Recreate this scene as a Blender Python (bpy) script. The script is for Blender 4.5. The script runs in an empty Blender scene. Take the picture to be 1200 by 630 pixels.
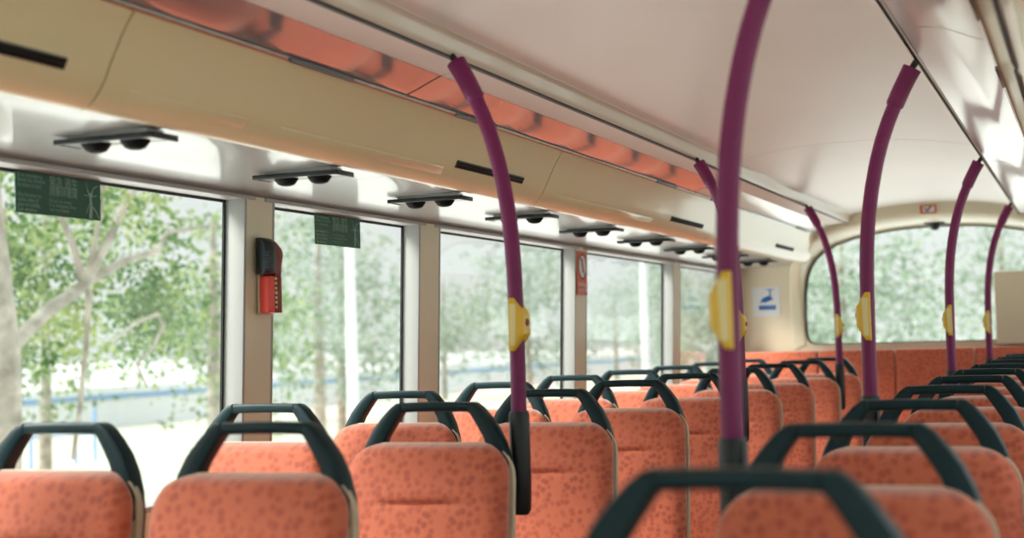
import bpy, bmesh, math, random
from mathutils import Vector, Matrix
random.seed(7)
S = bpy.context.scene
COL = S.collection
PI = math.pi

# ------------------------------------------------------------------ materials
def srgb(r, g, b):
    f = lambda c: c / 12.92 if c <= 0.04045 else ((c + 0.055) / 1.055) ** 2.4
    return (f(r / 255), f(g / 255), f(b / 255), 1)

def mat(name, col, rough=0.5, metal=0.0, coat=0.0, coat_rough=0.05, sheen=0.0, spec=0.5,
        var=None, vscale=4.0, bump=0.0, bscale=200.0, trans=0.0):
    m = bpy.data.materials.new(name); m.use_nodes = True
    nt = m.node_tree; b = nt.nodes['Principled BSDF']
    b.inputs['Base Color'].default_value = col
    b.inputs['Roughness'].default_value = rough
    b.inputs['Metallic'].default_value = metal
    b.inputs['Coat Weight'].default_value = coat
    b.inputs['Coat Roughness'].default_value = coat_rough
    b.inputs['Sheen Weight'].default_value = sheen
    b.inputs['Sheen Roughness'].default_value = 0.4
    b.inputs['Specular IOR Level'].default_value = spec
    tc = nt.nodes.new('ShaderNodeTexCoord')
    if var is not None:
        n = nt.nodes.new('ShaderNodeTexNoise'); n.inputs['Scale'].default_value = vscale
        n.inputs['Detail'].default_value = 4
        r = nt.nodes.new('ShaderNodeValToRGB')
        r.color_ramp.elements[0].position = .35; r.color_ramp.elements[1].position = .65
        r.color_ramp.elements[0].color = col; r.color_ramp.elements[1].color = var
        nt.links.new(tc.outputs['Object'], n.inputs['Vector'])
        nt.links.new(n.outputs['Fac'], r.inputs['Fac'])
        nt.links.new(r.outputs['Color'], b.inputs['Base Color'])
    if bump:
        n = nt.nodes.new('ShaderNodeTexNoise'); n.inputs['Scale'].default_value = bscale
        bp = nt.nodes.new('ShaderNodeBump'); bp.inputs['Strength'].default_value = bump
        bp.inputs['Distance'].default_value = 0.002
        nt.links.new(tc.outputs['Object'], n.inputs['Vector'])
        nt.links.new(n.outputs['Fac'], bp.inputs['Height'])
        nt.links.new(bp.outputs['Normal'], b.inputs['Normal'])
    return m

def fabric_mat(name, base, dark, light, scale=60.0):
    """orange moquette with small darker blossom dots"""
    m = bpy.data.materials.new(name); m.use_nodes = True
    nt = m.node_tree; L = nt.links; b = nt.nodes['Principled BSDF']
    b.inputs['Roughness'].default_value = .75
    b.inputs['Sheen Weight'].default_value = 1.0
    b.inputs['Sheen Roughness'].default_value = .4
    b.inputs['Sheen Tint'].default_value = (1, .85, .78, 1)
    tc = nt.nodes.new('ShaderNodeTexCoord')
    mp = nt.nodes.new('ShaderNodeMapping'); mp.inputs['Scale'].default_value = (1, .25, 1)
    L.new(tc.outputs['Object'], mp.inputs['Vector'])
    v = nt.nodes.new('ShaderNodeTexVoronoi'); v.inputs['Scale'].default_value = scale
    v.inputs['Randomness'].default_value = .95
    L.new(mp.outputs['Vector'], v.inputs['Vector'])
    n0 = nt.nodes.new('ShaderNodeTexNoise'); n0.inputs['Scale'].default_value = 160
    L.new(mp.outputs['Vector'], n0.inputs['Vector'])
    add = nt.nodes.new('ShaderNodeMath'); add.operation = 'MULTIPLY_ADD'
    add.inputs[1].default_value = .25; L.new(n0.outputs['Fac'], add.inputs[0]); L.new(v.outputs['Distance'], add.inputs[2])
    r = nt.nodes.new('ShaderNodeValToRGB'); e = r.color_ramp.elements
    e[0].position = .38; e[0].color = dark; e[1].position = .64; e[1].color = base; k = e.new(.72); k.color = light
    L.new(add.outputs[0], r.inputs['Fac'])
    n = nt.nodes.new('ShaderNodeTexNoise'); n.inputs['Scale'].default_value = 14; n.inputs['Detail'].default_value = 3
    L.new(mp.outputs['Vector'], n.inputs['Vector'])
    mr = nt.nodes.new('ShaderNodeMapRange'); mr.inputs[1].default_value = .35; mr.inputs[2].default_value = .65
    mr.inputs[3].default_value = .5; mr.inputs[4].default_value = .9
    L.new(n.outputs['Fac'], mr.inputs[0])
    mx = nt.nodes.new('ShaderNodeMixRGB'); mx.inputs[1].default_value = base
    L.new(mr.outputs[0], mx.inputs[0]); L.new(r.outputs['Color'], mx.inputs[2])
    L.new(mx.outputs[0], b.inputs['Base Color'])
    bp = nt.nodes.new('ShaderNodeBump'); bp.inputs['Strength'].default_value = .25; bp.inputs['Distance'].default_value = .002
    n2 = nt.nodes.new('ShaderNodeTexNoise'); n2.inputs['Scale'].default_value = 420
    L.new(tc.outputs['Object'], n2.inputs['Vector']); L.new(n2.outputs['Fac'], bp.inputs['Height'])
    L.new(bp.outputs['Normal'], b.inputs['Normal'])
    return m

def pole_mat():
    m = mat('pole_purple', srgb(122, 22, 86), rough=.42, coat=.05, coat_rough=.2, spec=.4)
    nt = m.node_tree; b = nt.nodes['Principled BSDF']; L = nt.links
    tc = nt.nodes.new('ShaderNodeTexCoord')
    v = nt.nodes.new('ShaderNodeTexVoronoi'); v.inputs['Scale'].default_value = 190
    v.inputs['Randomness'].default_value = .1
    L.new(tc.outputs['Object'], v.inputs['Vector'])
    bp = nt.nodes.new('ShaderNodeBump'); bp.inputs['Strength'].default_value = .45; bp.inputs['Distance'].default_value = .002
    bp.invert = True
    L.new(v.outputs['Distance'], bp.inputs['Height']); L.new(bp.outputs['Normal'], b.inputs['Normal'])
    return m

def glass_mat():
    m = bpy.data.materials.new('window_glass'); m.use_nodes = True
    nt = m.node_tree; nt.nodes.clear(); L = nt.links
    o = nt.nodes.new('ShaderNodeOutputMaterial'); t = nt.nodes.new('ShaderNodeBsdfTransparent')
    t.inputs['Color'].default_value = (.93, .96, .94, 1)
    g = nt.nodes.new('ShaderNodeBsdfGlossy'); g.inputs['Roughness'].default_value = .02
    f = nt.nodes.new('ShaderNodeFresnel'); f.inputs['IOR'].default_value = 1.35
    ge = nt.nodes.new('ShaderNodeNewGeometry'); mr = nt.nodes.new('ShaderNodeMapRange')
    mr.inputs[3].default_value = 1.30; mr.inputs[4].default_value = 1 / 1.30
    L.new(ge.outputs['Backfacing'], mr.inputs[0]); L.new(mr.outputs[0], f.inputs['IOR'])
    mx = nt.nodes.new('ShaderNodeMixShader')
    L.new(f.outputs[0], mx.inputs[0]); L.new(t.outputs[0], mx.inputs[1]); L.new(g.outputs[0], mx.inputs[2])
    L.new(mx.outputs[0], o.inputs['Surface'])
    return m

def leaf_mat(name, c1, c2, c3):
    m = bpy.data.materials.new(name); m.use_nodes = True
    nt = m.node_tree; nt.nodes.clear(); L = nt.links
    o = nt.nodes.new('ShaderNodeOutputMaterial')
    tc = nt.nodes.new('ShaderNodeTexCoord')
    n = nt.nodes.new('ShaderNodeTexNoise'); n.inputs['Scale'].default_value = 2.2; n.inputs['Detail'].default_value = 5
    L.new(tc.outputs['Object'], n.inputs['Vector'])
    r = nt.nodes.new('ShaderNodeValToRGB'); e = r.color_ramp.elements
    e[0].position = .38; e[0].color = c1; e[1].position = .62; e[1].color = c3
    k = e.new(.5); k.color = c2
    L.new(n.outputs['Fac'], r.inputs['Fac'])
    d = nt.nodes.new('ShaderNodeBsdfDiffuse'); t = nt.nodes.new('ShaderNodeBsdfTranslucent')
    L.new(r.outputs[0], d.inputs[0]); L.new(r.outputs[0], t.inputs[0])
    mx = nt.nodes.new('ShaderNodeMixShader'); mx.inputs[0].default_value = .5
    L.new(d.outputs[0], mx.inputs[1]); L.new(t.outputs[0], mx.inputs[2]); L.new(mx.outputs[0], o.inputs['Surface'])
    return m

M = dict(
    fabric=fabric_mat('orange_moquette', srgb(202, 102, 72), srgb(168, 76, 58), srgb(208, 110, 80)),
    shell=mat('cream_shell', srgb(206, 196, 170), .4, coat=.2),
    piping=mat('cream_piping', srgb(216, 204, 176), .5),
    handle=mat('teal_black_plastic', srgb(4, 40, 46), .42, spec=.3),
    dark=mat('black_plastic', srgb(18, 26, 28), .4),
    slot=mat('black_grille', srgb(8, 9, 9), .7, spec=.2),
    pole=pole_mat(),
    yellow=mat('yellow_plastic', srgb(240, 196, 52), .35, coat=.2),
    yellow_pale=mat('pale_yellow_plate', srgb(240, 222, 150), .25, coat=.5),
    red=mat('red_plastic', srgb(232, 70, 56), .35), dark_red=mat('dark_red_plastic', srgb(120, 18, 22), .4),
    white=mat('white_paint', srgb(238, 238, 234), .4),
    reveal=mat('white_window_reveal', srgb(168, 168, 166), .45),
    post=mat('beige_panel', srgb(222, 217, 192), .45, coat=.15),
    wall=mat('beige_wall', srgb(224, 212, 188), .5),
    ceil=mat('ceiling_laminate', srgb(238, 238, 232), .42, coat=.25, coat_rough=.3, var=srgb(234, 233, 226), vscale=1.2),
    flange=mat('cream_flange', srgb(222, 206, 196), .5, coat=.15, coat_rough=.3),
    cover=mat('white_cover_plastic', srgb(216, 214, 208), .3, coat=.5, coat_rough=.12),
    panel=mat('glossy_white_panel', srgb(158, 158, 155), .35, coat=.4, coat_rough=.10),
    duct=mat('cream_duct_plastic', srgb(232, 222, 178), .33, coat=.9, coat_rough=.10),
    duct_white=mat('white_duct_plastic', srgb(232, 228, 216), .33, coat=.6, coat_rough=.18),
    mirror=mat('polished_cover', srgb(182, 176, 178), .07, metal=.6),
    rail=mat('cream_rail', srgb(226, 216, 198), .35, coat=.4),
    chrome=mat('brushed_edge', srgb(170, 175, 175), .25, metal=1.0),
    floor=mat('speckled_floor', srgb(84, 84, 88), .5, var=srgb(70, 72, 76), vscale=60),
    green=mat('sign_green', srgb(16, 84, 62), .45), sign_ink=mat('sign_ink', srgb(132, 168, 150), .5),
    orange=mat('sign_orange', srgb(214, 92, 48), .45), blue=mat('sign_blue', srgb(22, 96, 178), .45),
    signwhite=mat('sticker_white', srgb(222, 224, 226), .45), black=mat('ink_black', srgb(30, 28, 28), .5),
    light_blue=mat('sign_light_blue', srgb(120, 170, 205), .45),
    gasket=mat('black_gasket', srgb(14, 18, 20), .5),
    glass=glass_mat(),
    steel=mat('grey_steel', srgb(120, 122, 124), .4, metal=.6),
    bark=mat('pale_bark', srgb(158, 152, 140), .9, var=srgb(112, 108, 96), vscale=5, bump=.5, bscale=20),
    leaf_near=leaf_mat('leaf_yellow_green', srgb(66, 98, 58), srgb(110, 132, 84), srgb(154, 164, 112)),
    leaf_hazed=leaf_mat('leaf_green_haze_tint', srgb(120, 140, 118), srgb(148, 160, 144), srgb(168, 173, 164)),  # distance haze and glare put into the paler, greyer leaf colours
    ground=mat('pale_concrete', srgb(168, 168, 165), .9, var=srgb(162, 163, 159), vscale=.3),
    bounce_strip=mat('white_bounce_surface', srgb(236, 235, 230), .85),  # for the added strip that bounces light indoors
    grass=mat('pale_grass', srgb(158, 162, 142), .95, var=srgb(168, 170, 154), vscale=.6),
    ext_white=mat('white_render', srgb(205, 207, 207), .8),
    ext_blue=mat('blue_paint', srgb(120, 152, 190), .5),
    ext_grey=mat('light_grey_paint', srgb(190, 192, 192), .5),
    flower=mat('yellow_blossom', srgb(230, 180, 50), .8),
    body=mat('bus_body', srgb(180, 60, 60), .4),
)

# ------------------------------------------------------------------ mesh helpers
class MB:
    def __init__(s): s.v = []; s.f = []
    def add(s, vs, fs):
        o = len(s.v); s.v += [tuple(v) for v in vs]; s.f += [tuple(i + o for i in f) for f in fs]; return s
    def box(s, x0, x1, y0, y1, z0, z1, mtx=None):
        vs = [Vector((x, y, z)) for x in (x0, x1) for y in (y0, y1) for z in (z0, z1)]
        if mtx: vs = [mtx @ v for v in vs]
        return s.add(vs, [(0, 1, 3, 2), (4, 6, 7, 5), (0, 4, 5, 1), (2, 3, 7, 6), (0, 2, 6, 4), (1, 5, 7, 3)])
    def loft(s, rings, closed=True, caps=True):
        n = len(rings[0]); vs = [p for r in rings for p in r]; fs = []
        for i in range(len(rings) - 1):
            for j in range(n if closed else n - 1):
                k = (j + 1) % n
                fs.append((i * n + j, i * n + k, (i + 1) * n + k, (i + 1) * n + j))
        if caps and closed:
            fs.append(tuple(range(n))[::-1]); fs.append(tuple((len(rings) - 1) * n + j for j in range(n)))
        return s.add(vs, fs)
    def tube(s, pts, rad, n=16, flat=1.0):
        pts = [Vector(p) for p in pts]; rings = []
        rs = rad if isinstance(rad, (list, tuple)) else [rad] * len(pts)
        up = None
        for i, p in enumerate(pts):
            t = (pts[min(i + 1, len(pts) - 1)] - pts[max(i - 1, 0)]).normalized()
            if up is None:
                up = t.orthogonal().normalized()
            up = (up - t * up.dot(t)).normalized(); w = t.cross(up)
            rings.append([p + (up * math.cos(a) + w * math.sin(a)) * rs[i] for a in [2 * PI * k / n for k in range(n)]])
        return s.loft(rings)
    def build(s, name, m, parent=None, smooth=True, bevel=0.0, angle=40, segs=2):
        me = bpy.data.meshes.new(name); me.from_pydata(s.v, [], s.f); me.update()
        bm = bmesh.new(); bm.from_mesh(me); bmesh.ops.recalc_face_normals(bm, faces=bm.faces[:])
        if bevel:
            es = [e for e in bm.edges if len(e.link_faces) == 2 and e.calc_face_angle(0) > math.radians(30)]
            bmesh.ops.bevel(bm, geom=es, offset=bevel, segments=segs, profile=.5, affect='EDGES', clamp_overlap=True)
        if smooth:
            for f in bm.faces: f.smooth = True
            for e in bm.edges:
                if len(e.link_faces) == 2 and e.calc_face_angle(0) > math.radians(angle): e.smooth = False
        bm.to_mesh(me); bm.free()
        me.materials.append(m)
        o = bpy.data.objects.new(name, me); COL.objects.link(o)
        if parent: o.parent = parent
        return o

def tag(o, label=None, cat=None, group=None, kind=None):
    if label: o['label'] = label
    if cat: o['category'] = cat
    if group: o['group'] = group
    if kind: o['kind'] = kind
    return o
def empty(name, loc=(0, 0, 0), rz=0):
    o = bpy.data.objects.new(name, None); COL.objects.link(o); o.location = loc
    o.rotation_euler.z = rz; o.empty_display_size = .1; return o
def struct(o): o['kind'] = 'structure'; return o
def copy_tree(o, parent=None):
    c = o.copy(); COL.objects.link(c)
    if parent: c.parent = parent
    for ch in list(o.children): copy_tree(ch, c)
    return c
def text(body, size, m, parent, mtx, name='lettering', align='LEFT', sx=1.0, ext=.0004):
    cu = bpy.data.curves.new(name, 'FONT'); cu.body = body; cu.size = size; cu.align_x = align
    cu.extrude = ext; cu.resolution_u = 2
    t = bpy.data.objects.new(name, cu); COL.objects.link(t)
    bpy.context.view_layer.update()
    me = bpy.data.meshes.new_from_object(t.evaluated_get(bpy.context.evaluated_depsgraph_get()))
    bpy.data.objects.remove(t)
    me.transform(mtx @ Matrix.Diagonal((sx, 1, 1, 1)))
    me.materials.clear(); me.materials.append(m)
    o = bpy.data.objects.new(name, me); COL.objects.link(o); o.parent = parent
    return o
def interp(tab, x):
    for (a, va), (b, vb) in zip(tab, tab[1:]):
        if x <= b: return va + (vb - va) * (x - a) / (b - a)
    return tab[-1][1]

# ------------------------------------------------------------------ measured layout
PITCH = .7353
yA = lambda n: 1.5566 + n * PITCH      # aisle seats, left side
yW = lambda n: 2.3239 + n * PITCH      # window seats, left side
yR = lambda n: 1.4279 + n * PITCH      # seats, right side
XA, XW, XPOLE, YB, YF = .516, .966, .334, 9.2, -1.6
XF, XG = 1.20, 1.262                   # inner wall face, glass plane

# ------------------------------------------------------------------ seat
def pad_ring(z, hw, yf, yb, n=40, e=5.0, crease=0.0, roll=0.0):
    cy, hy = (yf + yb) / 2, (yb - yf) / 2
    out = []
    for k in range(n):
        a = 2 * PI * k / n; c, s_ = math.cos(a), math.sin(a)
        x = hw * math.copysign(abs(c) ** (2 / e), c)
        y = cy + hy * math.copysign(abs(s_) ** (2 / 2.6), s_)
        if s_ < 0:
            w = max(0, min(1, (.088 - abs(x)) / .015)); y += crease * w
            # slightly raised side borders
            y += -.004 * math.exp(-((abs(x) - .165) / .02) ** 2) + .002
        out.append((x, y, z))
    return out
def make_seat():
    r = empty('bus_seat')
    ZT, R_ = 1.044, .075
    # upholstered back pad
    zs = [.46, .468, .49, .55, .62, .70, .78, .84, .885, .900, .908, .914, .919, .924, .930, .938, .95, .965, .98, .995, 1.008, 1.02, 1.026, 1.032, 1.037, 1.041, 1.0432, 1.044]
    rings = []
    for z in zs:
        d = ZT - z
        if d < R_: hw = .190 - R_ + math.sqrt(max(0, R_ ** 2 - (R_ - d) ** 2))
        else: hw = .190 + .010 * min(1, (d - R_) / .3)
        if z < .5: hw -= .02 * (1 - (z - .46) / .04)
        t = 1.0
        if d < .018: t = math.sqrt(max(.02, 1 - (1 - d / .018) ** 2))
        if z < .49: t = .4 + .6 * (z - .46) / .03
        base = -.018 - d * .20
        yf = base - .062 * t - (.012 * math.sin(min(1, d / .5) * PI)); 
        cr = .019 * math.exp(-((z - .919) / .007) ** 2) - .006 * math.exp(-((z - .940) / .012) ** 2)
        rings.append(pad_ring(z, hw, yf, base + .004, crease=cr))
    MB().loft(rings).build('back_cushion', M['fabric'], r, angle=70)
    # moulded cream shell wrapping behind and round the sides of the pad
    rings = []
    for z in [.40, .44, .6, .8, .93, .965, .985, 1.0, 1.015, 1.027, 1.034, 1.038]:
        d = ZT - .004 - z
        hw = .1925 - R_ + math.sqrt(max(0, R_ ** 2 - (R_ - d) ** 2)) if d < R_ else .1925 + .010 * min(1, (d - R_) / .3)
        base = -.018 - (ZT - z) * .20
        rings.append(pad_ring(z, hw, base - .004, base + .014, e=6, n=32))
    MB().loft(rings).build('back_shell', M['shell'], r, angle=70)
    # cream piping round the edge of the pad
    out = [(-.1995, .55), (-.1975, .70), (-.1950, .85), (-.1925, .94)]
    out += [(-.1905 + R_ - R_ * math.cos(a), 1.0425 - R_ + R_ * math.sin(a)) for a in [PI / 2 * k / 10 for k in range(1, 11)]]
    out = out + [(-x, z) for x, z in out[::-1]]
    MB().tube([(x, -.020 - (ZT - z) * .2 - .006, z) for x, z in out], .0024, 8).build('piping', M['piping'], r)
    # grab handle: straight bar and two flaring legs
    def sect(cx, cz, y, nx, nz, w, d):
        out = []
        for k in range(12):
            a = 2 * PI * (k + .5) / 12; c, s_ = math.cos(a), math.sin(a)
            u = w / 2 * math.copysign(abs(c) ** .4, c); v = d / 2 * math.copysign(abs(s_) ** .4, s_)
            out.append((cx + nx * u, y + v, cz + nz * u))
        return out
    ring = []
    for x in [-.0800, -.0785, -.04, 0, .04, .0785, .0800]:
        ring.append(sect(x, 1.1195 + .0015 * (1 - (x / .08) ** 2), 0, 0, 1, .021, .034))
    MB().loft(ring).build('handle_bar', M['handle'], r)
    path = [(.0815, 1.1195), (.0880, 1.1180), (.0985, 1.1085), (.1150, 1.0880), (.132, 1.0640), (.145, 1.035), (.155, 1.000), (.161, .960), (.164, .915)]
    wid = [.0235, .026, .030, .034, .037, .040, .043, .044, .040]
    dep = [.036, .037, .038, .040, .042, .044, .044, .04, .03]
    for s_ in (-1, 1):
        ring = []
        for i, (x, z) in enumerate(path):
            a = path[max(0, i - 1)]; b = path[min(len(path) - 1, i + 1)]
            tx, tz = b[0] - a[0], b[1] - a[1]; l = math.hypot(tx, tz); nx, nz = -tz / l, tx / l
            y = -.12 * max(0, 1.119 - z)
            ring.append(sect(s_ * x, z, y, s_ * nx, nz, wid[i], dep[i]))
        MB().loft(ring).build('handle_leg', M['handle'], r)
    # squab, its pan and the pedestal
    rings = []
    for y, h, w in [(-.62, .020, .185), (-.61, .040, .198), (-.56, .05, .205), (-.40, .05, .205), (-.22, .05, .200), (-.155, .045, .195), (-.145, .02, .185)]:
        cz = .44 + .03 * (-y - .14)
        rings.append([(w * math.copysign(abs(math.cos(a)) ** .4, math.cos(a)), y, cz + h * math.copysign(abs(math.sin(a)) ** .6, math.sin(a))) for a in [2 * PI * k / 32 for k in range(32)]])
    MB().loft(rings).build('seat_cushion', M['fabric'], r, angle=70)
    MB().box(-.19, .19, -.58, -.12, .365, .398).build('seat_pan', M['shell'], r, bevel=.01)
    MB().box(-.03, .03, -.42, -.24, .02, .366).build('pedestal', M['steel'], r, bevel=.008)
    MB().box(-.12, .12, -.50, -.18, 0, .022).build('foot_plate', M['steel'], r, bevel=.004)
    return r

seat0 = make_seat()
used = [False]
def place_seat(x, y, label, group):
    o = copy_tree(seat0) if used[0] else seat0
    used[0] = True
    o.location = (x, y, 0); tag(o, label, 'seat', group)
    return o
ORD = ['nearest', 'second', 'third', 'fourth', 'fifth', 'sixth', 'seventh', 'eighth', 'ninth', 'tenth']
gA, gW, gR = 'seats beside the aisle, left half of the bus', 'seats along the left windows', 'seats beside the aisle, right half of the bus'
LA = {1: 'large orange aisle seat at bottom left, its handle crossing the first window post',
      2: 'orange aisle seat with headrest crease carrying the nearest left purple pole on its shoulder',
      3: 'orange aisle seat just behind the seat that carries the nearest left purple pole',
      4: 'orange aisle seat fourth from the front of the left block, full right edge in view',
      5: 'orange left block aisle seat half hidden behind the big foreground purple pole',
      6: 'orange left block aisle seat just right of the big foreground pole',
      7: 'seventh orange aisle seat of the left block, between middle and rear poles',
      8: 'orange aisle seat of the left block carrying the rearmost left purple pole',
      9: 'rearmost orange aisle seat of the left block before the back bench'}
for n in range(1, 10): place_seat(-XA, yA(n), LA[n], gA)
LW = {0: 'sun-bleached orange window seat at bottom left corner, below the first green sign',
      1: 'orange window seat whose handle shows directly behind the large bottom left aisle seat',
      2: 'orange window seat with handle against the second window post, third along the glass',
      3: 'orange window seat fourth along the left glass, behind the nearest left purple pole',
      4: 'orange window seat fifth along the left glass, below the red and white post sticker',
      5: 'orange window seat sixth along the left glass, below the fourth window',
      6: 'orange window seat seventh along the left glass, by the fourth window post',
      7: 'orange window seat eighth along the left glass, behind the big foreground pole',
      8: 'last orange window seat on the left, beneath the blue camera sticker'}
for n in range(0, 9): place_seat(-XW, yW(n), LW[n], gW)
LR = {0: 'nearest right seat, only its big blurred dark grab handle in view at bottom centre',
      1: 'blurred orange right aisle seat rising at bottom edge beside the big foreground pole',
      2: 'second orange seat cushion in view in the right row, behind the blurred foreground one',
      3: 'orange right aisle seat carrying the second of the right hand purple poles'}
for n in range(0, 10):
    place_seat(XA, yR(n), LR.get(n, '%s orange seat back from the front in the right hand aisle row' % ORD[n]), gR)
for n in range(1, 10):
    place_seat(XW, yR(n), 'orange seat along the right windows, beyond the right edge of the photo', 'seats along the right windows')

# ------------------------------------------------------------------ rear bench
bench = empty('rear_bench', (0, 8.95, 0))
tag(bench, 'wide orange rear bench with a tall flat upholstered back under the rear window', 'bench')
xs = [-1.16, -.71, -.26, .19, .64, 1.16]
for a, b in zip(xs, xs[1:]):
    MB().box(a + .003, b - .003, .10, .20, .46, 1.158).build('back_panel', M['fabric'], bench, bevel=.014, segs=3)
    MB().box(a + .004, b - .004, -.34, .10, .36, .48).build('seat_cushion', M['fabric'], bench, bevel=.02, segs=3)
MB().box(-1.17, 1.17, -.30, .20, .0, .36).build('bench_base', M['shell'], bench, bevel=.01)

# ------------------------------------------------------------------ purple poles
PROF = [(1.09, .334), (1.25, .334), (1.40, .336), (1.48, .340), (1.54, .346), (1.60, .3555), (1.66, .368), (1.71, .382), (1.76, .400), (1.81, .422), (1.85, .442), (1.878, .458)]
def pole(side, y, label, bx=None):
    r = empty('grab_pole', (side * .334, y, 0)); tag(r, label, 'pole', 'purple grab poles')
    x = lambda z: side * (interp(PROF, z) - .334)
    zs = [1.095 + (1.878 - 1.095) * k / 34 for k in range(35)]
    MB().tube([(x(z), 0, z) for z in zs], .0172, 20).build('tube', M['pole'], r, angle=60)
    zc = [1.795, 1.80, 1.82, 1.84, 1.86, 1.880, 1.884]
    MB().tube([(x(min(z, 1.878)) + (side * (z - 1.878) * .55 if z > 1.878 else 0), 0, z) for z in zc], [.0185, .0212, .0214, .0214, .0216, .0225, .0225], 20).build('top_collar', M['pole'], r, angle=50)
    MB().tube([(x(1.878), 0, 1.880), (x(1.878) + side * .014, 0, 1.900)], .008, 10).build('ceiling_bracket', M['dark'], r)
    MB().tube([(0, 0, .885), (0, 0, .895), (0, 0, .95), (0, 0, 1.10), (0, 0, 1.108)], [.015, .021, .0225, .0225, .020], 18).build('sleeve', M['dark'], r, angle=50)
    MB().box(*sorted((0, side * .07)), -.012, .012, .92, .96).build('clamp', M['dark'], r, bevel=.004)
    # yellow bell push on the aisle side
    s_ = -side
    prof = [(0, -.058), (.012, -.058), (.034, -.022), (.034, .022), (.012, .058), (0, .058)]
    b = MB(); rr = []
    for yy, sc in [(-.027, .80), (-.022, 1.0), (.020, 1.0), (.024, .9)]:
        rr.append([(s_ * (-.010 + px * (sc if px > 0 else 1)), yy, 1.296 + pz * (.96 if sc < 1 else 1)) for px, pz in prof])
    bo = b.loft(rr).build('bell_push', M['yellow'], r, bevel=.002)
    MB().add([(s_ * -.006, -.0278, 1.296 - .045), (s_ * .006, -.0278, 1.296 - .045), (s_ * .009, -.0278, 1.296 + .045), (s_ * -.006, -.0278, 1.296 + .045),
              (s_ * -.006, -.026, 1.296 - .045), (s_ * .006, -.026, 1.296 - .045), (s_ * .009, -.026, 1.296 + .045), (s_ * -.006, -.026, 1.296 + .045)],
             [(0, 1, 2, 3), (4, 7, 6, 5), (0, 4, 5, 1), (1, 5, 6, 2), (2, 6, 7, 3), (3, 7, 4, 0)]).build('face_plate', M['yellow_pale'], bo)
    MB().tube([(s_ * .023, 0, 1.30), (s_ * .0275, 0, 1.30)], [.008, .007], 14).build('push_button', M['dark_red'], bo)
    return r
YO = .028
pole(-1, yA(2) + YO, 'nearest purple grab pole left of the aisle, seen against the third window')
pole(-1, yA(5) + YO, 'purple grab pole half hidden just behind the big foreground pole')
pole(-1, yA(8) + YO, 'thin purple grab pole by the left corner of the rear window')
pole(1, yR(1) + YO, 'big blurred purple foreground pole rising out of the top of the photo')
pole(1, yR(3) + YO, 'purple grab pole right of the aisle, second nearest of its row')
pole(1, yR(6) + YO, 'purple grab pole right of the aisle in front of the beige rear window box')
pole(1, yR(9) + YO, 'rearmost purple grab pole at the far right of the aisle')

# ------------------------------------------------------------------ shell of the deck
def extrude_profile(name, prof, y0, y1, m, th=.012, ny=None, kind=True, bevel=0):
    """open X/Z profile run along Y with a real thickness (outside of the room)"""
    n = len(prof); out = []
    for i in range(n):
        a = prof[max(0, i - 1)]; b = prof[min(n - 1, i + 1)]
        tx, tz = b[0] - a[0], b[1] - a[1]; l = math.hypot(tx, tz) or 1
        out.append((prof[i][0] - tz / l * th, prof[i][1] + tx / l * th))
    ring = list(prof) + out[::-1]
    ys = ny or [y0, y1]
    o = MB().loft([[(x, y, z) for x, z in ring] for y in ys]).build(name, m, smooth=True, angle=35)
    if kind: struct(o)
    return o

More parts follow.
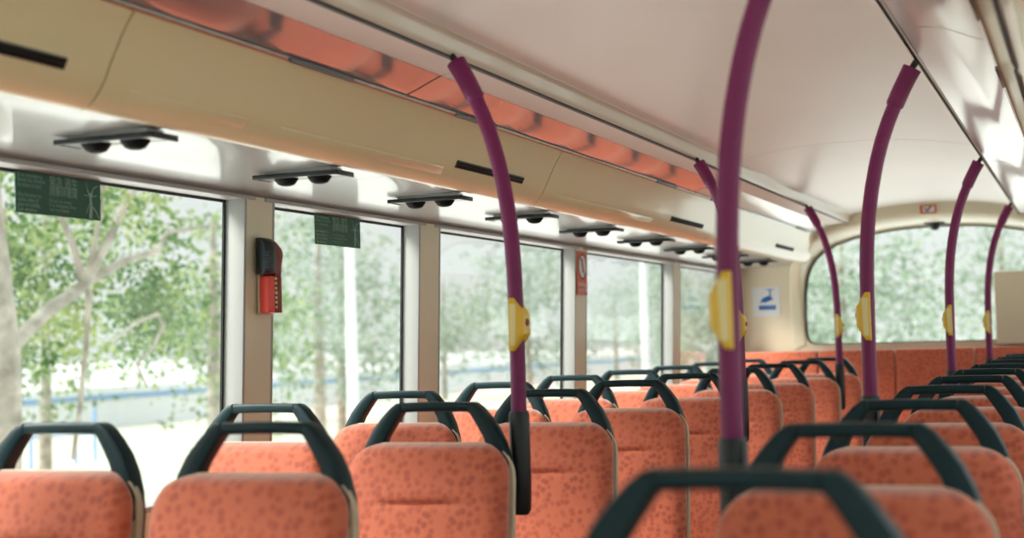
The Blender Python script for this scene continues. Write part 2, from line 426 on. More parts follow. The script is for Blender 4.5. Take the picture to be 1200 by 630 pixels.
# ceiling: gently arched between the two rails (profiles run with increasing x => thickness goes up)
cz = lambda x: 1.990 - .045 * (abs(x) / .44) ** 2.2
ceil_prof = [(-.455, 1.935)] + [(x / 100, cz(x / 100)) for x in range(-44, 45, 4)] + [(.455, 1.935)]
ext = [YF, 5.796]; extrude_profile('ceiling', ceil_prof, *ext, M['ceil'])
extrude_profile('ceiling', ceil_prof, 5.805, 8.86, M['ceil'])
MB().loft([[(x, y, z + dz) for x, z in ceil_prof] for y, dz in ((5.790, .006), (5.808, .006))], closed=False).build('trim_1', M['gasket'])
struct(bpy.data.objects['trim_1'])
for s_, nm in ((-1, 'left'), (1, 'right')):
    sg = lambda P: [(s_ * x, z) for x, z in P] if s_ < 0 else [(x, z) for x, z in P][::-1]
    # lists given from outboard to inboard for the left side
    def run(name, P, m, y0=YF, y1=9.25, th=.012):
        pr = [(-x, z) for x, z in P] if s_ < 0 else [(x, z) for x, z in P][::-1]
        return extrude_profile(name, pr, y0, y1, m, th)
    t = 2 if s_ < 0 else 12
    # rail moulding between lamp covers and ceiling
    run('trim_%d' % t, [(.474, 1.896), (.468, 1.903), (.462, 1.912), (.456, 1.930), (.452, 1.936), (.444, 1.940)], M['rail'])
    run('trim_%d' % (t + 1), [(.481, 1.8930), (.471, 1.8930)] if s_ < 0 else [(.478, 1.8945), (.473, 1.8945)], M['gasket'], th=.006)
    # chrome edge between cover and duct
    run('trim_%d' % (t + 2), [(.668, 1.843), (.664, 1.840), (.659, 1.843), (.658, 1.848)], M['chrome'])
    # duct fascia: rounded box section
    fas = [(.800, 1.694), (.795, 1.684), (.782, 1.679), (.768, 1.683), (.752, 1.698), (.738, 1.716), (.728, 1.733), (.720, 1.752), (.708, 1.776), (.694, 1.803), (.680, 1.826), (.668, 1.843)]
    joints = [YF, 2.14, 4.36, 6.58, 8.8, 9.25]
    for a, b in zip(joints, joints[1:]):
        run('trim_%d' % (t + 3), fas, M['duct'], a + .006, b)
    run('trim_%d' % (t + 4), [(x + .004, z + .004) for x, z in fas], M['gasket'], th=.004)
    # glossy concave panel from the window head to the duct
    pan = [(1.215, 1.655), (1.205, 1.658), (1.198, 1.664), (1.185, 1.669), (1.15, 1.6725), (1.10, 1.6755), (1.04, 1.6775), (.98, 1.679), (.92, 1.6805), (.86, 1.682), (.82, 1.684), (.798, 1.687)]
    jp = [YF, .55, 2.0, 3.40, 4.50, 6.07, 7.66, 9.25]
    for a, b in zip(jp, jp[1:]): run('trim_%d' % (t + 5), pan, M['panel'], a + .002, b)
    run('trim_%d' % (t + 6), [(x, z + .006) for x, z in pan], M['ext_grey'], th=.01)
    # roof liner closing everything above
    run('trim_%d' % (t + 7), [(1.30, 1.672), (1.32, 1.77), (1.25, 1.95), (.9, 2.08), (0, 2.12)], M['body'], th=.02)

# lamp covers: separate lift-off lids with a dark joint
def cover(side, y0, y1, label, m):
    r = empty('lamp_cover', (side * .57, y0, 0)); tag(r, label, 'lamp cover', 'lamp covers along the ceiling rails')
    P = [(.658, 1.850), (.63, 1.860), (.60, 1.8735), (.568, 1.887)]
    Q = [(.5665, 1.8875), (.53, 1.8925), (.486, 1.8975)]
    if side > 0: P = P + Q[1:]
    def ring(P, th):
        r_ = [(side * (x - .57), z) for x, z in P]
        return r_ + [(x, z + th) for x, z in r_[::-1]]
    MB().loft([[(x, y, z) for x, z in ring(P, .008)] for y in (.005, y1 - y0 - .005)]).build('lid', m, r, angle=40)
    if side < 0: MB().loft([[(x, y, z) for x, z in ring(Q, .008)] for y in (.003, y1 - y0 - .003)]).build('flange', M['flange'], r, angle=40)
    for yy in (.30, y1 - y0 - .55):
        MB().box(*sorted((side * .086, side * .094)), yy, yy + .28, 1.838, 1.847).build('latch', M['steel'], r, bevel=.002)
    return r
js = [-1.6, .46, 3.21, 5.96, 8.78]
nmL = ['pinkish polished lamp cover at the left rail, behind the viewer', 'polished lamp cover at the top left, nearer than the first left pole, reflecting orange seats',
       'polished lamp cover of the left rail between the two nearest left poles', 'pale lamp cover of the left rail next to the rear window arch']
nmR = ['lamp cover of the right rail behind the viewer', 'white lamp cover of the right rail at the top right corner',
       'white lamp cover of the right rail beside the second right pole top', 'white lamp cover of the right rail nearest the rear window']
for i in range(4):
    cover(-1, js[i], js[i + 1], nmL[i], M['mirror'] if i < 3 else M['cover'])
    cover(1, js[i], js[i + 1], nmR[i], M['cover'])

# black air slots in the duct fascia
def slot(side, y0, y1, label):
    r = empty('air_slot', (side * .727, y0, 0)); tag(r, label, 'air slot', 'black air slots in the cream duct')
    n = Vector((-side * .83, 0, -.42)); up = Vector((-side * .42, 0, .83)); L = y1 - y0
    c = Vector((0, 0, 1.737))
    R0 = Matrix((( 0, up.x, n.x, c.x), (1, up.y, n.y, c.y), (0, up.z, n.z, c.z), (0, 0, 0, 1)))
    MB().box(0, L, -.0115, .0115, -.004, .005, R0).build('frame', M['dark'], r, bevel=.003)
    for k in range(2):
        MB().box(.006, L - .006, -.008 + k * .009, -.001 + k * .009, .004, .0062, R0).build('grille_bar', M['slot'], r)
    return r
for a, b, l in [(1.50, 2.03, 'black air slot in the duct at the top left corner'), (3.66, 4.16, 'black air slot in the duct crossed by the nearest left purple pole'),
                (5.84, 6.36, 'black air slot in the left duct, third from the front'), (7.98, 8.47, 'small black air slot at the rear end of the left duct')]: slot(-1, a, b, l)
for a, b, l in [(2.02, 2.86, 'long black air slot in the right duct at the top right corner'), (2.95, 3.80, 'long black air slot in the right duct, lower one at the right edge')]: slot(1, a, b, l)
# long shallow flap let into the duct
for y0, y1, l in [(2.22, 2.62, 'faint cream flap in the duct near its front seam'), (2.75, 3.60, 'long cream service flap in the duct left of the first pole'), (4.5, 5.6, 'long cream service flap in the duct right of the first pole')]:
    c = Vector((-.742, y0, 1.7135)); n = Vector((.80, 0, -.60)); up = Vector((.60, 0, .80))
    R0 = Matrix(((0, up.x, n.x, 0), (1, 0, 0, 0), (0, up.z, n.z, 0), (0, 0, 0, 1)))
    o = MB().box(0, y1 - y0, -.012, .012, -.003, .0025, R0).build('service_flap', M['duct'], bevel=.002); o.location = c
    tag(o, l, 'flap', 'service flaps in the left duct')

# ------------------------------------------------------------------ side walls
win = [(-1.0, .41), (.55, 1.86), (2.0, 3.38), (3.51, 4.46), (4.61, 6.04), (6.18, 7.63), (7.76, 9.06)]
ZS, ZH = .885, 1.658
zx = lambda X0, z: X0 - .036 * (1.655 - z)          # walls lean in towards the roof
def lean_box(b, s_, xi, xo, y0, y1, z0, z1):
    vs = []
    for x in (xi, xo):
        for y in (y0, y1):
            for z in (z0, z1): vs.append((s_ * (x + .036 * (1.655 - z)), y, z))
    b.add(vs, [(0, 1, 3, 2), (4, 6, 7, 5), (0, 4, 5, 1), (2, 3, 7, 6), (0, 2, 6, 4), (1, 5, 7, 3)])
for s_, nm in ((-1, 'left'), (1, 'right')):
    b = MB()
    lean_box(b, s_, XF, XF + .11, YF, YB + .1, -.05, ZS)
    ed = [YF] + [e for w in win for e in w] + [YB + .1]
    for a, c in zip(ed[::2], ed[1::2]): lean_box(b, s_, XF, XG + .004, a, c, ZS, ZH)
    lean_box(b, s_, XF + .012, XF + .11, YF, YB + .1, ZH, 1.72)
    struct(b.build('wall_' + nm, M['post'], smooth=False))
    for i, (a, c) in enumerate(win):
        fr = MB()   # white reveals lining the opening
        lean_box(fr, s_, XF - .001, XG + .003, c - .012, c, ZS, ZH); lean_box(fr, s_, XF - .001, XG + .003, a, a + .012, ZS, ZH)
        lean_box(fr, s_, XF - .001, XG + .02, a + .012, c - .012, ZS, ZS + .014); lean_box(fr, s_, XF - .004, XG + .02, a - .04, c + .04, ZH - .010, ZH + .001)
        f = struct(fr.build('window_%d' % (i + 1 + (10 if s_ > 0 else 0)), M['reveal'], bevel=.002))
        g = MB(); lean_box(g, s_, XG, XG + .005, a + .012, c - .012, ZS + .014, ZH - .01); g.build('pane', M['glass'], f, smooth=False)
        k = MB()
        lean_box(k, s_, XG - .006, XG, c - .019, c - .012, ZS + .014, ZH - .01); lean_box(k, s_, XG - .006, XG, a + .012, a + .019, ZS + .014, ZH - .01)
        lean_box(k, s_, XG - .006, XG, a + .012, c - .012, ZH - .017, ZH - .01); k.build('gasket', M['gasket'], f, smooth=False)
struct(MB().box(-1.36, 1.36, YF - .1, YB + .2, -.08, 0).build('floor', M['floor'], smooth=False))
# front end: low wall and wide windscreen behind the camera
b = MB(); b.box(-1.3, 1.3, YF - .08, YF, 0, .75); b.box(-1.3, 1.3, YF - .08, YF, 1.72, 2.1); b.box(-1.3, -1.12, YF - .08, YF, .75, 1.72); b.box(1.12, 1.3, YF - .08, YF, .75, 1.72)
struct(b.build('wall_front', M['post'], smooth=False))
struct(MB().box(-1.12, 1.12, YF - .05, YF - .044, .75, 1.72).build('window_21', M['glass'], smooth=False))

# ------------------------------------------------------------------ rear wall, arch and window
half = [(.60, 1.195), (.745, 1.195), (.775, 1.203), (.795, 1.225), (.803, 1.27), (.805, 1.38), (.800, 1.50), (.786, 1.60), (.762, 1.665), (.728, 1.715), (.68, 1.757), (.60, 1.797), (.50, 1.828), (.38, 1.852), (.25, 1.869), (.12, 1.877)]
outl = [(-x, z) for x, z in half] + [(0, 1.880)] + [(x, z) for x, z in half[::-1]]
n = len(outl)
def big(p):
    x, z = p; return (math.copysign(1.32, x) if abs(x) > .58 else x * 2.2, 2.1 if z > 1.6 else (0 if z < 1.21 else z))
b = MB()
# rear wall as a frame around the window outline
ow = []
for i, (x, z) in enumerate(outl):
    a = math.atan2(z - 1.45, x); c, s_ = math.cos(a), math.sin(a)
    k = min(1.32 / abs(c) if abs(c) > 1e-6 else 9, (.70 if s_ > 0 else 1.5) / abs(s_) if abs(s_) > 1e-6 else 9)
    ow.append((k * c, 1.45 + k * s_))
b.loft([[(x, YB, z) for x, z in outl], [(x, YB, z) for x, z in ow]], closed=True, caps=False)
b.loft([[(x, YB + .08, z) for x, z in outl], [(x, YB + .08, z) for x, z in ow]], closed=True, caps=False)
b.loft([[(x, YB, z) for x, z in outl], [(x, YB + .08, z) for x, z in outl]], closed=True, caps=False)
b.box(-1.32, 1.32, YB + .001, YB + .08, 0, .9); b.box(-1.32, -1.15, YB + .001, YB + .08, .85, 2.1); b.box(1.15, 1.32, YB + .001, YB + .08, .85, 2.1)
b.box(-1.2, 1.2, YB + .001, YB + .08, .85, 1.17)
struct(b.build('wall_rear', M['wall'], angle=30))
# arch moulding: from the ceiling section down to the window edge
hin = [(.806, 1.195), (.812, 1.38), (.807, 1.50), (.793, 1.605), (.768, 1.672), (.733, 1.723), (.684, 1.766), (.603, 1.806), (.502, 1.837), (.381, 1.861), (.25, 1.878), (.12, 1.886)]
hou = [(.875, 1.165), (.880, 1.38), (.875, 1.52), (.855, 1.63), (.812, 1.700), (.762, 1.745), (.722, 1.825), (.676, 1.868), (.560, 1.918), (.440, 1.950), (.285, 1.978), (.14, 1.990)]
yo = [9.195, 9.19, 9.16, 9.08, 8.95, 8.86, 8.83, 8.82, 8.82, 8.82, 8.82, 8.82]
IN = [(-x, z) for x, z in hin] + [(0, 1.889)] + [(x, z) for x, z in hin[::-1]]
OU = [(-x, z) for x, z in hou] + [(0, 1.992)] + [(x, z) for x, z in hou[::-1]]
YO_ = yo + [8.82] + yo[::-1]
rings = []
for t, dz in [(0, 0), (.08, .015), (.2, .035), (.35, .06), (.5, .09), (.62, .13), (.73, .20), (.82, .32), (.90, .52), (.96, .76), (1.0, 1.0)]:
    # t moves inwards across the moulding, dz is depth towards the window
    rings.append([(o[0] + (i[0] - o[0]) * t, y + (YB - .004 - y) * dz, o[1] + (i[1] - o[1]) * t) for o, i, y in zip(OU, IN, YO_)])
rings.append([(i[0], YB + .03, i[1]) for i in IN]); rings.append([(o[0] * 1.02, YB + .03, o[1] + .03) for o in OU])
rings.append([(o[0] * 1.01, y, o[1] + .012) for o, y in zip(OU, YO_)])
bb = MB(); m_ = len(rings[0])
bb.loft(rings + [rings[0]], closed=False)
struct(bb.build('trim_30', M['post'], angle=60))
# bead line where ceiling meets the arch
struct(MB().tube([(o[0], y - .002, o[1] - .002) for o, y in list(zip(OU, YO_))[5:-5]], .0045, 8).build('trim_31', M['duct']))
wr = struct(MB().loft([[(x * a_, y, 1.45 + (z - 1.45) * a_) for x, z in outl] for a_, y in ((1.0, YB - .006), (.985, YB - .006), (.985, YB + .02), (1.0, YB + .02), (1.0, YB - .006))], caps=False).build('window_20', M['gasket'], angle=30))
MB().loft([[(x * .99, YB + y, 1.45 + (z - 1.45) * .99) for x, z in outl] for y in (.006, .012)]).build('pane', M['glass'], wr, smooth=False)
o = MB().box(.31, .86, YB - .10, YB - .012, 1.17, 1.592).build('equipment_box', M['wall'], bevel=.012); tag(o, 'plain beige box covering the lower right part of the rear window', 'box')

# rear dome
r = empty('dome_camera', (-.01, 9.13, 1.90)); tag(r, 'small black dome camera at the top centre of the rear window', 'camera')
MB().box(-.058, .058, -.04, .05, -.018, .012).build('housing', M['dark'], r, bevel=.008)
dm = [(0, math.cos(a) * .036, math.sin(a) * -.036) for a in [0]]
rg = []
for a in [0, .3, .6, .9, 1.2, 1.45]:
    rr, z = .034 * math.cos(a), -.016 - .036 * math.sin(a); rg.append([(rr * math.cos(q), rr * math.sin(q), z) for q in [2 * PI * k / 20 for k in range(20)]])
MB().loft(rg).build('dome', M['gasket'], r)

# ------------------------------------------------------------------ air vents over the window seats
def vent0():
    r = empty('air_vent')
    pl = MB(); X0, X1, Y0, Y1 = -.115, .115, -.03, .045
    pl.box(X0 + .004, X1 - .004, Y0 + .003, Y1 - .003, -.004, .002).build('plate', M['panel'], r, bevel=.002)
    fr = MB(); fr.box(X0, X1, Y0 - .004, Y0 + .003, -.007, .004); fr.box(X0, X1, Y1 - .003, Y1 + .002, -.004, .004)
    fr.box(X0 - .001, X0 + .006, Y0, Y1, -.006, .004); fr.box(X1 - .007, X1 + .001, Y0 - .004, Y1 + .002, -.008, .004)
    fr.build('rim', M['dark'], r, bevel=.0015)
    for x in (-.045, .045):
        rg = []
        for rr, z in [(.029, -.003), (.0285, -.007), (.025, -.012), (.020, -.0185), (.011, -.022), (.004, -.0228)]:
            rg.append([(x + rr * math.cos(q), .006 + rr * math.sin(q), z) for q in [2 * PI * k / 24 for k in range(24)]])
        MB().loft(rg).build('nozzle', M['slot'], r)
    MB().box(-.09, .09, -.02, .035, .001, .014).build('duct_spigot', M['panel'], r)
    return r
v0 = vent0()
VL = ['nearest black twin-nozzle air vent, above the first green sign', 'twin-nozzle air vent above the second green sign', 'twin-nozzle air vent left of the nearest left purple pole, third from the front',
      'twin-nozzle air vent crossed by the nearest left purple pole', 'twin-nozzle air vent above the red and white post sticker', 'twin-nozzle air vent above the fourth window, partly flattened by distance',
      'twin-nozzle air vent above the fourth window post', 'twin-nozzle air vent half hidden behind the big foreground pole', 'rearmost twin-nozzle air vent, just above the rear corner', ]
for k in range(9):
    o = v0 if k == 0 else copy_tree(v0)
    o.location = (-.905, 2.405 + k * PITCH, 1.668); tag(o, VL[k], 'air vent', 'air vents over the left window seats')

# ------------------------------------------------------------------ signs
def side_m(x, y, z): return Matrix(((0, 0, 1, x), (1, 0, 0, y), (0, 1, 0, z), (0, 0, 0, 1)))
def rear_m(x, y, z): return Matrix(((1, 0, 0, x), (0, 0, -1, y), (0, 1, 0, z), (0, 0, 0, 1)))
def exit_sign(y, label):
    r = empty('emergency_notice', (-1.253, y, 1.558)); tag(r, label, 'sign', 'green emergency notices on the window glass')
    w, h = .288, .088
    MB().box(-.002, .0, 0, w, 0, h).build('sheet', M['green'], r, smooth=False)
    for i, t in enumerate(['In an emergency,', 'Break the window', 'to make escape.', '', 'Use hammer to', 'strike edge of', 'glass forcefully.', 'Exit window.']):
        if t: text(t, .0125, M['sign_ink'], r, side_m(.0003, .006, h - .011 - i * .0104), sx=.95)
    text('緊急 逃生', .026, M['sign_ink'], r, side_m(.0003, .108, h - .0225), sx=.88)
    text('請擊碎玻璃', .024, M['sign_ink'], r, side_m(.0003, .108, h - .043), sx=.8)
    for i, t in enumerate(['Do not use except', 'in an emergency. Keep', 'clear at all times.']):
        text(t, .0100, M['sign_ink'], r, side_m(.0003, .108, h - .058 - i * .0098), sx=1.0)
    # running figure breaking the pane: body strokes and rays of splinters
    b = MB()
    def stroke(p, q, w_):
        p, q = Vector(p), Vector(q); d = (q - p).normalized(); nn = Vector((-d.y, d.x)) * w_ / 2
        vs = [(x_, v.x, v.y) for x_ in (.0002, .0009) for v in (p + nn, p - nn, q - nn, q + nn)]
        b.add(vs, [(0, 1, 2, 3), (4, 7, 6, 5), (0, 4, 5, 1), (1, 5, 6, 2), (2, 6, 7, 3), (3, 7, 4, 0)])
    for p, q, w_ in [((.250, .004), (.253, .030), .010), ((.253, .030), (.250, .050), .008), ((.250, .050), (.240, .066), .0035), ((.250, .050), (.262, .072), .003), ((.262, .072), (.276, .078), .0025),
                     ((.240, .066), (.234, .082), .002), ((.254, .052), (.274, .056), .002), ((.246, .054), (.228, .054), .002), ((.258, .030), (.272, .018), .003), ((.272, .018), (.281, .004), .0025), ((.246, .036), (.236, .014), .002)]:
        stroke(p, q, w_)
    for a in range(10):
        c_, s1 = math.cos(a * PI / 5), math.sin(a * PI / 5); c2, s2 = math.cos((a + 1) * PI / 5), math.sin((a + 1) * PI / 5)
        b.add([(.001, .252, .056), (.001, .252 + .0055 * c_, .056 + .0055 * s1), (.001, .252 + .0055 * c2, .056 + .0055 * s2)], [(0, 1, 2)])
    b.build('figure', M['sign_ink'], r, smooth=False)
exit_sign(2.545, 'green emergency notice on the first, nearest window')
exit_sign(3.84, 'green emergency notice on the second, short window')

def disc(b, x, cy, cz_, r0, r1, sy=1.0, n=28):
    for k in range(n):
        a, c = 2 * PI * k / n, 2 * PI * (k + 1) / n
        b.add([(x, cy + sy * r0 * math.cos(a), cz_ + r0 * math.sin(a)), (x, cy + sy * r1 * math.cos(a), cz_ + r1 * math.sin(a)), (x, cy + sy * r1 * math.cos(c), cz_ + r1 * math.sin(c)), (x, cy + sy * r0 * math.cos(c), cz_ + r0 * math.sin(c))], [(0, 1, 2, 3)])
r = empty('warning_sticker', (-1.2, 6.045, 1.452)); tag(r, 'orange red sticker with a white round pictogram on the third window post', 'sticker')
MB().box(-.002, .0022, 0, .128, 0, .188).build('sheet', M['orange'], r, smooth=False)
b = MB(); disc(b, .003, .066, .122, 0, .050); b.build('roundel', M['signwhite'], r, smooth=False)
b = MB(); disc(b, .0036, .066, .122, .048, .055)
b.add([(.0036, .036, .160), (.0036, .043, .166), (.0036, .098, .086), (.0036, .091, .080)], [(0, 1, 2, 3)])
b.build('ring', M['black'], r, smooth=False)
b = MB(); disc(b, .0034, .066, .150, 0, .009); b.add([(.0034, .056, .138), (.0034, .078, .138), (.0034, .074, .100), (.0034, .060, .096)], [(0, 1, 2, 3)])
b.build('figure', M['orange'], r, smooth=False)
text('Standing', .027, M['signwhite'], r, side_m(.003, .010, .038)); text('prohibited', .025, M['signwhite'], r, side_m(.003, .008, .014))

r = empty('camera_sticker', (-1.125, YB - .003, 1.375)); tag(r, 'white sticker with a blue surveillance camera pictogram on the rear wall', 'sticker')
MB().box(0, .172, 0, .0028, 0, .18).build('sheet', M['signwhite'], r, smooth=False)
b = MB()
def q(pts): b.add([(x, -.0008, z) for x, z in pts], [tuple(range(len(pts)))])
q([(.085, .167), (.135, .167), (.135, .162), (.085, .162)]); q([(.107, .162), (.116, .162), (.118, .118), (.109, .118)])
q([(.062, .112), (.104, .128), (.118, .108), (.112, .096), (.072, .082), (.058, .096)]); q([(.048, .094), (.058, .100), (.062, .086), (.052, .082)]); q([(.112, .118), (.130, .110), (.126, .100), (.110, .100)])
b.build('pictogram', M['blue'], r, smooth=False)
b = MB(); q([(.040, .068), (.145, .068), (.145, .040), (.040, .040)]); b.build('caption_bar', M['blue'], r, smooth=False)
text('CCTV', .026, M['light_blue'], r, rear_m(.056, -.0012, .0445), sx=1.15)

r = empty('no_smoking_sticker', (-.060, 8.846, 1.928)); tag(r, 'small red edged sticker on the arch above the rear window', 'sticker')
r.rotation_euler.x = math.radians(27)
MB().box(0, .090, 0, .002, 0, .052).build('sheet', M['orange'], r, smooth=False)
b = MB(); q([(.014, .046), (.080, .046), (.080, .010), (.014, .010)]); b.build('white_field', M['signwhite'], r, smooth=False)
b = MB(); b.add([(x, -.0014, z) for x, z in [(.026, .012), (.040, .012), (.068, .046), (.058, .046)]], [(0, 1, 2, 3)]); b.add([(x, -.0013, z) for x, z in [(.02, .034), (.038, .034), (.038, .028), (.02, .028)]], [(0, 1, 2, 3)]); b.build('pictogram', M['black'], r, smooth=False)

# ------------------------------------------------------------------ emergency hammer on the first post
r = empty('emergency_hammer', (-1.198, 3.40, 1.352)); tag(r, 'red emergency hammer with black head clipped to the first beige window post', 'hammer')
MB().box(-.008, .002, .03, .10, -.004, .20).build('back_plate', M['shell'], r, bevel=.003)
MB().box(0, .030, .028, .060, 0, .098).build('holder', M['red'], r, bevel=.005, segs=3)
MB().box(.002, .028, .058, .100, 0, .100).build('holder_side', M['dark_red'], r, bevel=.003)  # side face of the red holder, its shade put into the darker red
for k in range(7):
    MB().box(.026, .032, .061, .067, .012 + k * .0125, .019 + k * .0125).build('tooth', M['yellow_pale'], r)
hd = MB()
hd.loft([[(x, y * .9 + .002, z) for x, y, z in [(.000, .012, zz), (.034 * w_, .006, zz), (.044 * w_, .030, zz), (.040 * w_, .060, zz), (.0, .066, zz)]] for zz, w_ in [(.100, .7), (.108, .95), (.135, 1.0), (.16, 1.0), (.180, .95), (.192, .75), (.197, .4)]])
hd.build('hammer_head', M['dark'], r, bevel=.004)
for k in range(6):
    MB().box(.028, .0455, .004, .010, .116 + k * .008, .120 + k * .008).build('grip_rib', M['handle'], r)
MB().loft([[(x, y + dy, z) for x, y, z in [(.004, .054, zz), (.030, .054, zz), (.030, .088, zz), (.004, .088, zz)]] for zz, dy in [(.098, .008), (.125, .010), (.148, .018), (.160, .020), (.172, .010), (.182, -.006), (.190, -.02)]]).build('hammer_handle', M['dark_red'], r, bevel=.004)

# ------------------------------------------------------------------ outdoors
GZ = -2.3
struct(MB().box(-400, 400, -200, 600, GZ - .2, GZ).build('ground', M['ground'], smooth=False))
struct(MB().box(-15.5, -1.4, -60, 120, GZ - .01, GZ + .02).build('trim_40', M['bounce_strip'], smooth=False))  # unseen bright strip, added to bounce sunlight up onto the ceiling
o = MB().box(-43, -16.5, 18, 160, GZ - .01, GZ + .012).build('grass_verge', M['grass'], smooth=False); tag(o, 'pale mown grass verge beyond the left windows', 'grass', kind='stuff')
def leaves(cent, radii, nl, size, shell=.55):
    b = MB(); rnd = random.random
    clusters = []
    for (c, R) in zip(cent, radii):
        for _ in range(max(4, int(nl / len(cent) / 14))):
            while True:
                p = Vector((rnd() * 2 - 1, rnd() * 2 - 1, rnd() * 2 - 1))
                if shell < p.length < 1: break
            clusters.append(Vector(c) + Vector((p.x * R[0], p.y * R[1], p.z * R[2])))
    for c in clusters:
        for _ in range(14):
            p = c + Vector((random.gauss(0, size * 1.5), random.gauss(0, size * 1.5), random.gauss(0, size * 1.1)))
            d = Vector((random.gauss(0, 1), random.gauss(0, 1), random.gauss(-.4, .7))).normalized()
            w = d.orthogonal().normalized(); w = (Matrix.Rotation(rnd() * 6.28, 3, d) @ w)
            l = size * (.7 + .6 * rnd()); ww = l * .28
            b.add([p, p + d * l * .5 + w * ww, p + d * l, p + d * l * .5 - w * ww], [(0, 1, 2, 3)])
    return b
def tree(name, label, x, y, h, cr, mleaf, nl, size, trunk_r=.2, z0=GZ, group=None, lobes=7, low=.25):
    r = empty(name, (x, y, z0)); tag(r, label, 'tree', group)
    MB().tube([(0, 0, 0), (.05, 0, h * .3), (0, .1, h * .62), (.1, 0, h * .85)], [trunk_r * 1.25, trunk_r, trunk_r * .75, trunk_r * .3], 10).build('trunk', M['bark'], r)
    cs, rs = [], []
    for k in range(lobes):
        a = 2 * PI * k / lobes + random.random(); q_ = cr * .5 * (.5 + random.random() * .6)
        cs.append((q_ * math.cos(a), q_ * math.sin(a), h * (low + .15 + (.75 - low) * random.random()))); s_ = cr * (.42 + .25 * random.random()); rs.append((s_, s_, s_ * .85))
    leaves(cs, rs, nl, size, .3).build('foliage', mleaf, r, smooth=False)
    return r
# near tree with pale forking limbs
r = empty('street_tree', (-7.05, 9.36, GZ)); tag(r, 'pale barked forking tree outside the nearest window', 'tree')
o_ = Vector((-7.05, 9.36, GZ))
def T(pts, rad, nm): MB().tube([Vector(p) - o_ for p in pts], rad, 12).build(nm, M['bark'], r)
T([(-7.05, 9.28, GZ), (-7.0, 9.34, .2), (-7.0, 9.38, 1.2), (-6.98, 9.28, 1.9), (-6.95, 9.12, 2.8), (-6.9, 9.0, 4.2)], [.2, .15, .135, .11, .09, .06], 'trunk')
T([(-7, 9.40, 1.28), (-7, 9.60, 1.42), (-7, 9.95, 1.64), (-7, 10.22, 1.75), (-7, 10.42, 1.86)], [.075, .06, .055, .052, .05], 'limb')
T([(-7, 10.38, 1.83), (-7, 10.25, 2.15), (-7, 10.05, 2.45), (-7.05, 9.9, 2.9)], [.04, .03, .026, .02], 'limb')
T([(-7, 10.40, 1.84), (-7, 10.70, 2.2), (-7, 11.02, 2.63), (-7, 11.25, 2.85), (-7, 11.4, 3.4)], [.048, .04, .035, .03, .02], 'limb')
T([(-7, 10.42, 1.86), (-7.05, 10.62, 2.25), (-7.1, 10.80, 2.75), (-7.1, 10.9, 3.2)], [.035, .026, .022, .016], 'limb')
T([(-7, 10.42, 1.86), (-7, 10.95, 2.06), (-7, 11.45, 2.17), (-7, 11.60, 2.35), (-6.9, 12.3, 2.45)], [.042, .038, .03, .022, .012], 'limb')
T([(-7, 10.75, 1.36), (-7, 11.1, 1.52), (-7, 11.43, 1.60), (-7, 11.52, 1.50), (-7, 11.35, 1.30), (-7, 11.1, 1.16), (-7.0, 11.25, .95)], [.015, .017, .018, .018, .016, .014, .01], 'limb')
T([(-7, 10.45, 1.80), (-7, 10.40, 1.35), (-7, 10.30, .8), (-7.0, 10.2, .4)], [.03, .022, .022, .018], 'limb')
fb = leaves([(-7.3, 9.3, 3.3), (-7.4, 10.2, 2.9), (-7.3, 11.2, 3.0), (-7.6, 11.9, 2.1), (-7.8, 10.6, 1.9), (-7.7, 9.8, 2.1), (-7.6, 12.2, 1.55), (-7.7, 10.6, 1.45), (-7.8, 9.9, 1.35)],
            [(1, 1, .7), (.9, .9, .7), (.9, .9, .7), (.5, .7, .6), (.4, .8, .5), (.5, .6, .6), (.4, .5, .4), (.4, .7, .3), (.4, .5, .3)], 7000, .08, .2)
fb.v = [tuple(Vector(v) - o_) for v in fb.v]
fb.build('foliage', M['leaf_near'], r, smooth=False)
bl = leaves([(-7.6, 9.9, 1.12)], [(.2, .25, .12)], 60, .05, .1); bl.v = [tuple(Vector(v) - o_) for v in bl.v]; bl.build('blossom', M['flower'], r, smooth=False)
far = [(-18, 22.5, 7.4, 3.0), (-17, 28.0, 7.6, 3.0), (-27, 35, 9.5, 4.2), (-18.5, 35.5, 7.6, 3.0), (-27, 53, 9.0, 4.0), (-38, 62, 9, 4.6), (-24, 66, 8, 3.6), (-38, 88, 9, 4.6), (-25, 96, 8.5, 4), (-38, 125, 9, 5), (-24, 130, 9, 5)]
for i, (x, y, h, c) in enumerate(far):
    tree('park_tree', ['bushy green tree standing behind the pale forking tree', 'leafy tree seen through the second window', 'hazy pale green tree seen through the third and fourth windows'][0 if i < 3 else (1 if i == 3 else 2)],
         x, y, h, c, M['leaf_near'] if i < 2 else M['leaf_hazed'], 2400, .16 if y < 40 else .3, .16, z0=GZ + .021, group='trees beyond the left windows', low=.2)
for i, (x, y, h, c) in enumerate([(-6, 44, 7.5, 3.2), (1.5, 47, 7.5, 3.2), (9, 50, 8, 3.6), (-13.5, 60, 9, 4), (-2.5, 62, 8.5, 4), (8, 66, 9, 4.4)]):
    tree('roadside_tree', 'blurred green tree seen through the rear window', x, y, h, c, M['leaf_hazed'], 2600, .3, .2, group='trees behind the bus', low=.05)
o = MB().box(-44.2, -44, 20, 260, GZ, -.35).build('boundary_wall', M['ext_white'], smooth=False); tag(o, 'long low white wall beyond the grass outside the left windows', 'wall')
MB().box(-44.0, -43.95, 20, 260, -.95, -.72).build('painted_stripe', M['ext_blue'], o, smooth=False)
r = empty('blue_railing', (-30, 38, GZ + .021)); tag(r, 'blue painted metal railing seen under the nearest seat handle', 'railing')
for yy, zt in [(.1, 1.0), (2.3, 1.0), (3.3, 1.75)]: MB().tube([(0, yy, 0), (0, yy, zt)], .06, 10).build('railing_post', M['ext_blue'], r)
MB().tube([(0, .1, .98), (0, 3.3, .98)], .05, 8).build('top_rail', M['ext_blue'], r)
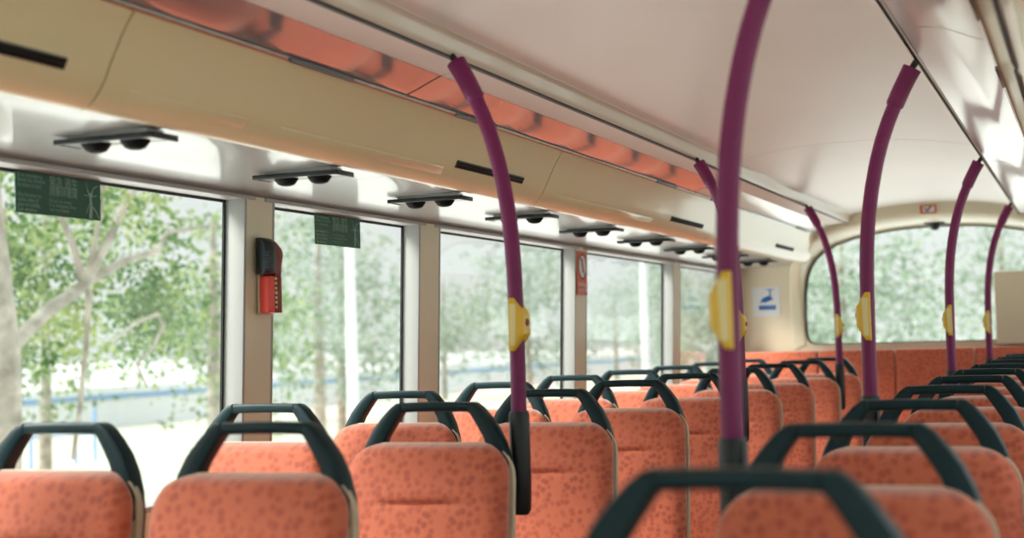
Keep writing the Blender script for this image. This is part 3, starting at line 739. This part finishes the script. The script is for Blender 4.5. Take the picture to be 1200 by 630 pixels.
for x, y, l in [(-12, 24.9, 'pale lamp post in the second window below the green notice'), (-10, 37.5, 'pale lamp post seen in the fourth window')]:
    r = empty('lamp_post', (x, y, GZ)); tag(r, l, 'lamp post', 'pale lamp posts outside')
    MB().tube([(0, 0, 0), (0, 0, .3), (0, 0, 4.2), (0, 0, 7)], [.16, .12, .10, .07], 12).build('post', M['ext_grey'], r)
    MB().tube([(0, 0, 6.9), (.3, 0, 7.2), (1.0, 0, 7.3)], [.05, .04, .04], 8).build('lamp_arm', M['ext_grey'], r)
    MB().box(.8, 1.4, -.12, .12, 7.22, 7.34).build('lamp_head', M['ext_grey'], r, bevel=.03)

# ------------------------------------------------------------------ light
w = bpy.data.worlds.new('overcast_sky'); S.world = w; w.use_nodes = True
nt = w.node_tree; nt.nodes.clear(); L = nt.links
out = nt.nodes.new('ShaderNodeOutputWorld'); bg = nt.nodes.new('ShaderNodeBackground')
tc = nt.nodes.new('ShaderNodeTexCoord'); sp = nt.nodes.new('ShaderNodeSeparateXYZ'); L.new(tc.outputs['Generated'], sp.inputs[0])
cr = nt.nodes.new('ShaderNodeValToRGB'); L.new(sp.outputs['Z'], cr.inputs['Fac'])
e = cr.color_ramp.elements; e[0].position = 0; e[0].color = (.84, .85, .85, 1); e[1].position = 1; e[1].color = (3.0, 3.1, 3.2, 1)
k = e.new(.10); k.color = (.86, .87, .87, 1); k = e.new(.35); k.color = (2.3, 2.35, 2.4, 1)
L.new(cr.outputs['Color'], bg.inputs['Color']); bg.inputs['Strength'].default_value = 1.0
L.new(bg.outputs[0], out.inputs['Surface'])

sun = bpy.data.lights.new('sun', 'SUN'); sun.energy = 6.2; sun.angle = math.radians(22); sun.color = (1, .96, .9)
so = bpy.data.objects.new('sun', sun); COL.objects.link(so)
d = Vector((.62, .44, -.60)).normalized(); so.rotation_euler = d.to_track_quat('-Z', 'Y').to_euler()

# ------------------------------------------------------------------ camera (fitted to the photograph)
yaw, pitch, roll = .3685, .0489, .0274
s_, c_ = math.sin(yaw), math.cos(yaw); sp_, cp_ = math.sin(pitch), math.cos(pitch); sr_, cr_ = math.sin(roll), math.cos(roll)
F = Vector((-s_ * cp_, c_ * cp_, sp_)); R0 = Vector((c_, s_, 0)); U0 = Vector((s_ * sp_, -c_ * sp_, cp_))
Rr = R0 * cr_ - U0 * sr_; Uu = R0 * sr_ + U0 * cr_
cam = bpy.data.cameras.new('camera'); co = bpy.data.objects.new('camera', cam); COL.objects.link(co)
mw = Matrix.Identity(4)
for i in range(3): mw[i][0] = Rr[i]; mw[i][1] = Uu[i]; mw[i][2] = -F[i]
mw[0][3], mw[1][3], mw[2][3] = .8383, 0, 1.2572
co.matrix_world = mw
cam.sensor_width = 36; cam.lens = 1758.2 / 1200 * 36; cam.clip_start = .05; cam.clip_end = 1000
cam.dof.use_dof = True; cam.dof.focus_distance = 4.3; cam.dof.aperture_fstop = 3.0
S.camera = co
S.view_settings.view_transform = 'Standard'; S.view_settings.look = 'None'
S.view_settings.gamma = 1; S.view_settings.use_curve_mapping = False
S.view_settings.exposure = 0.22
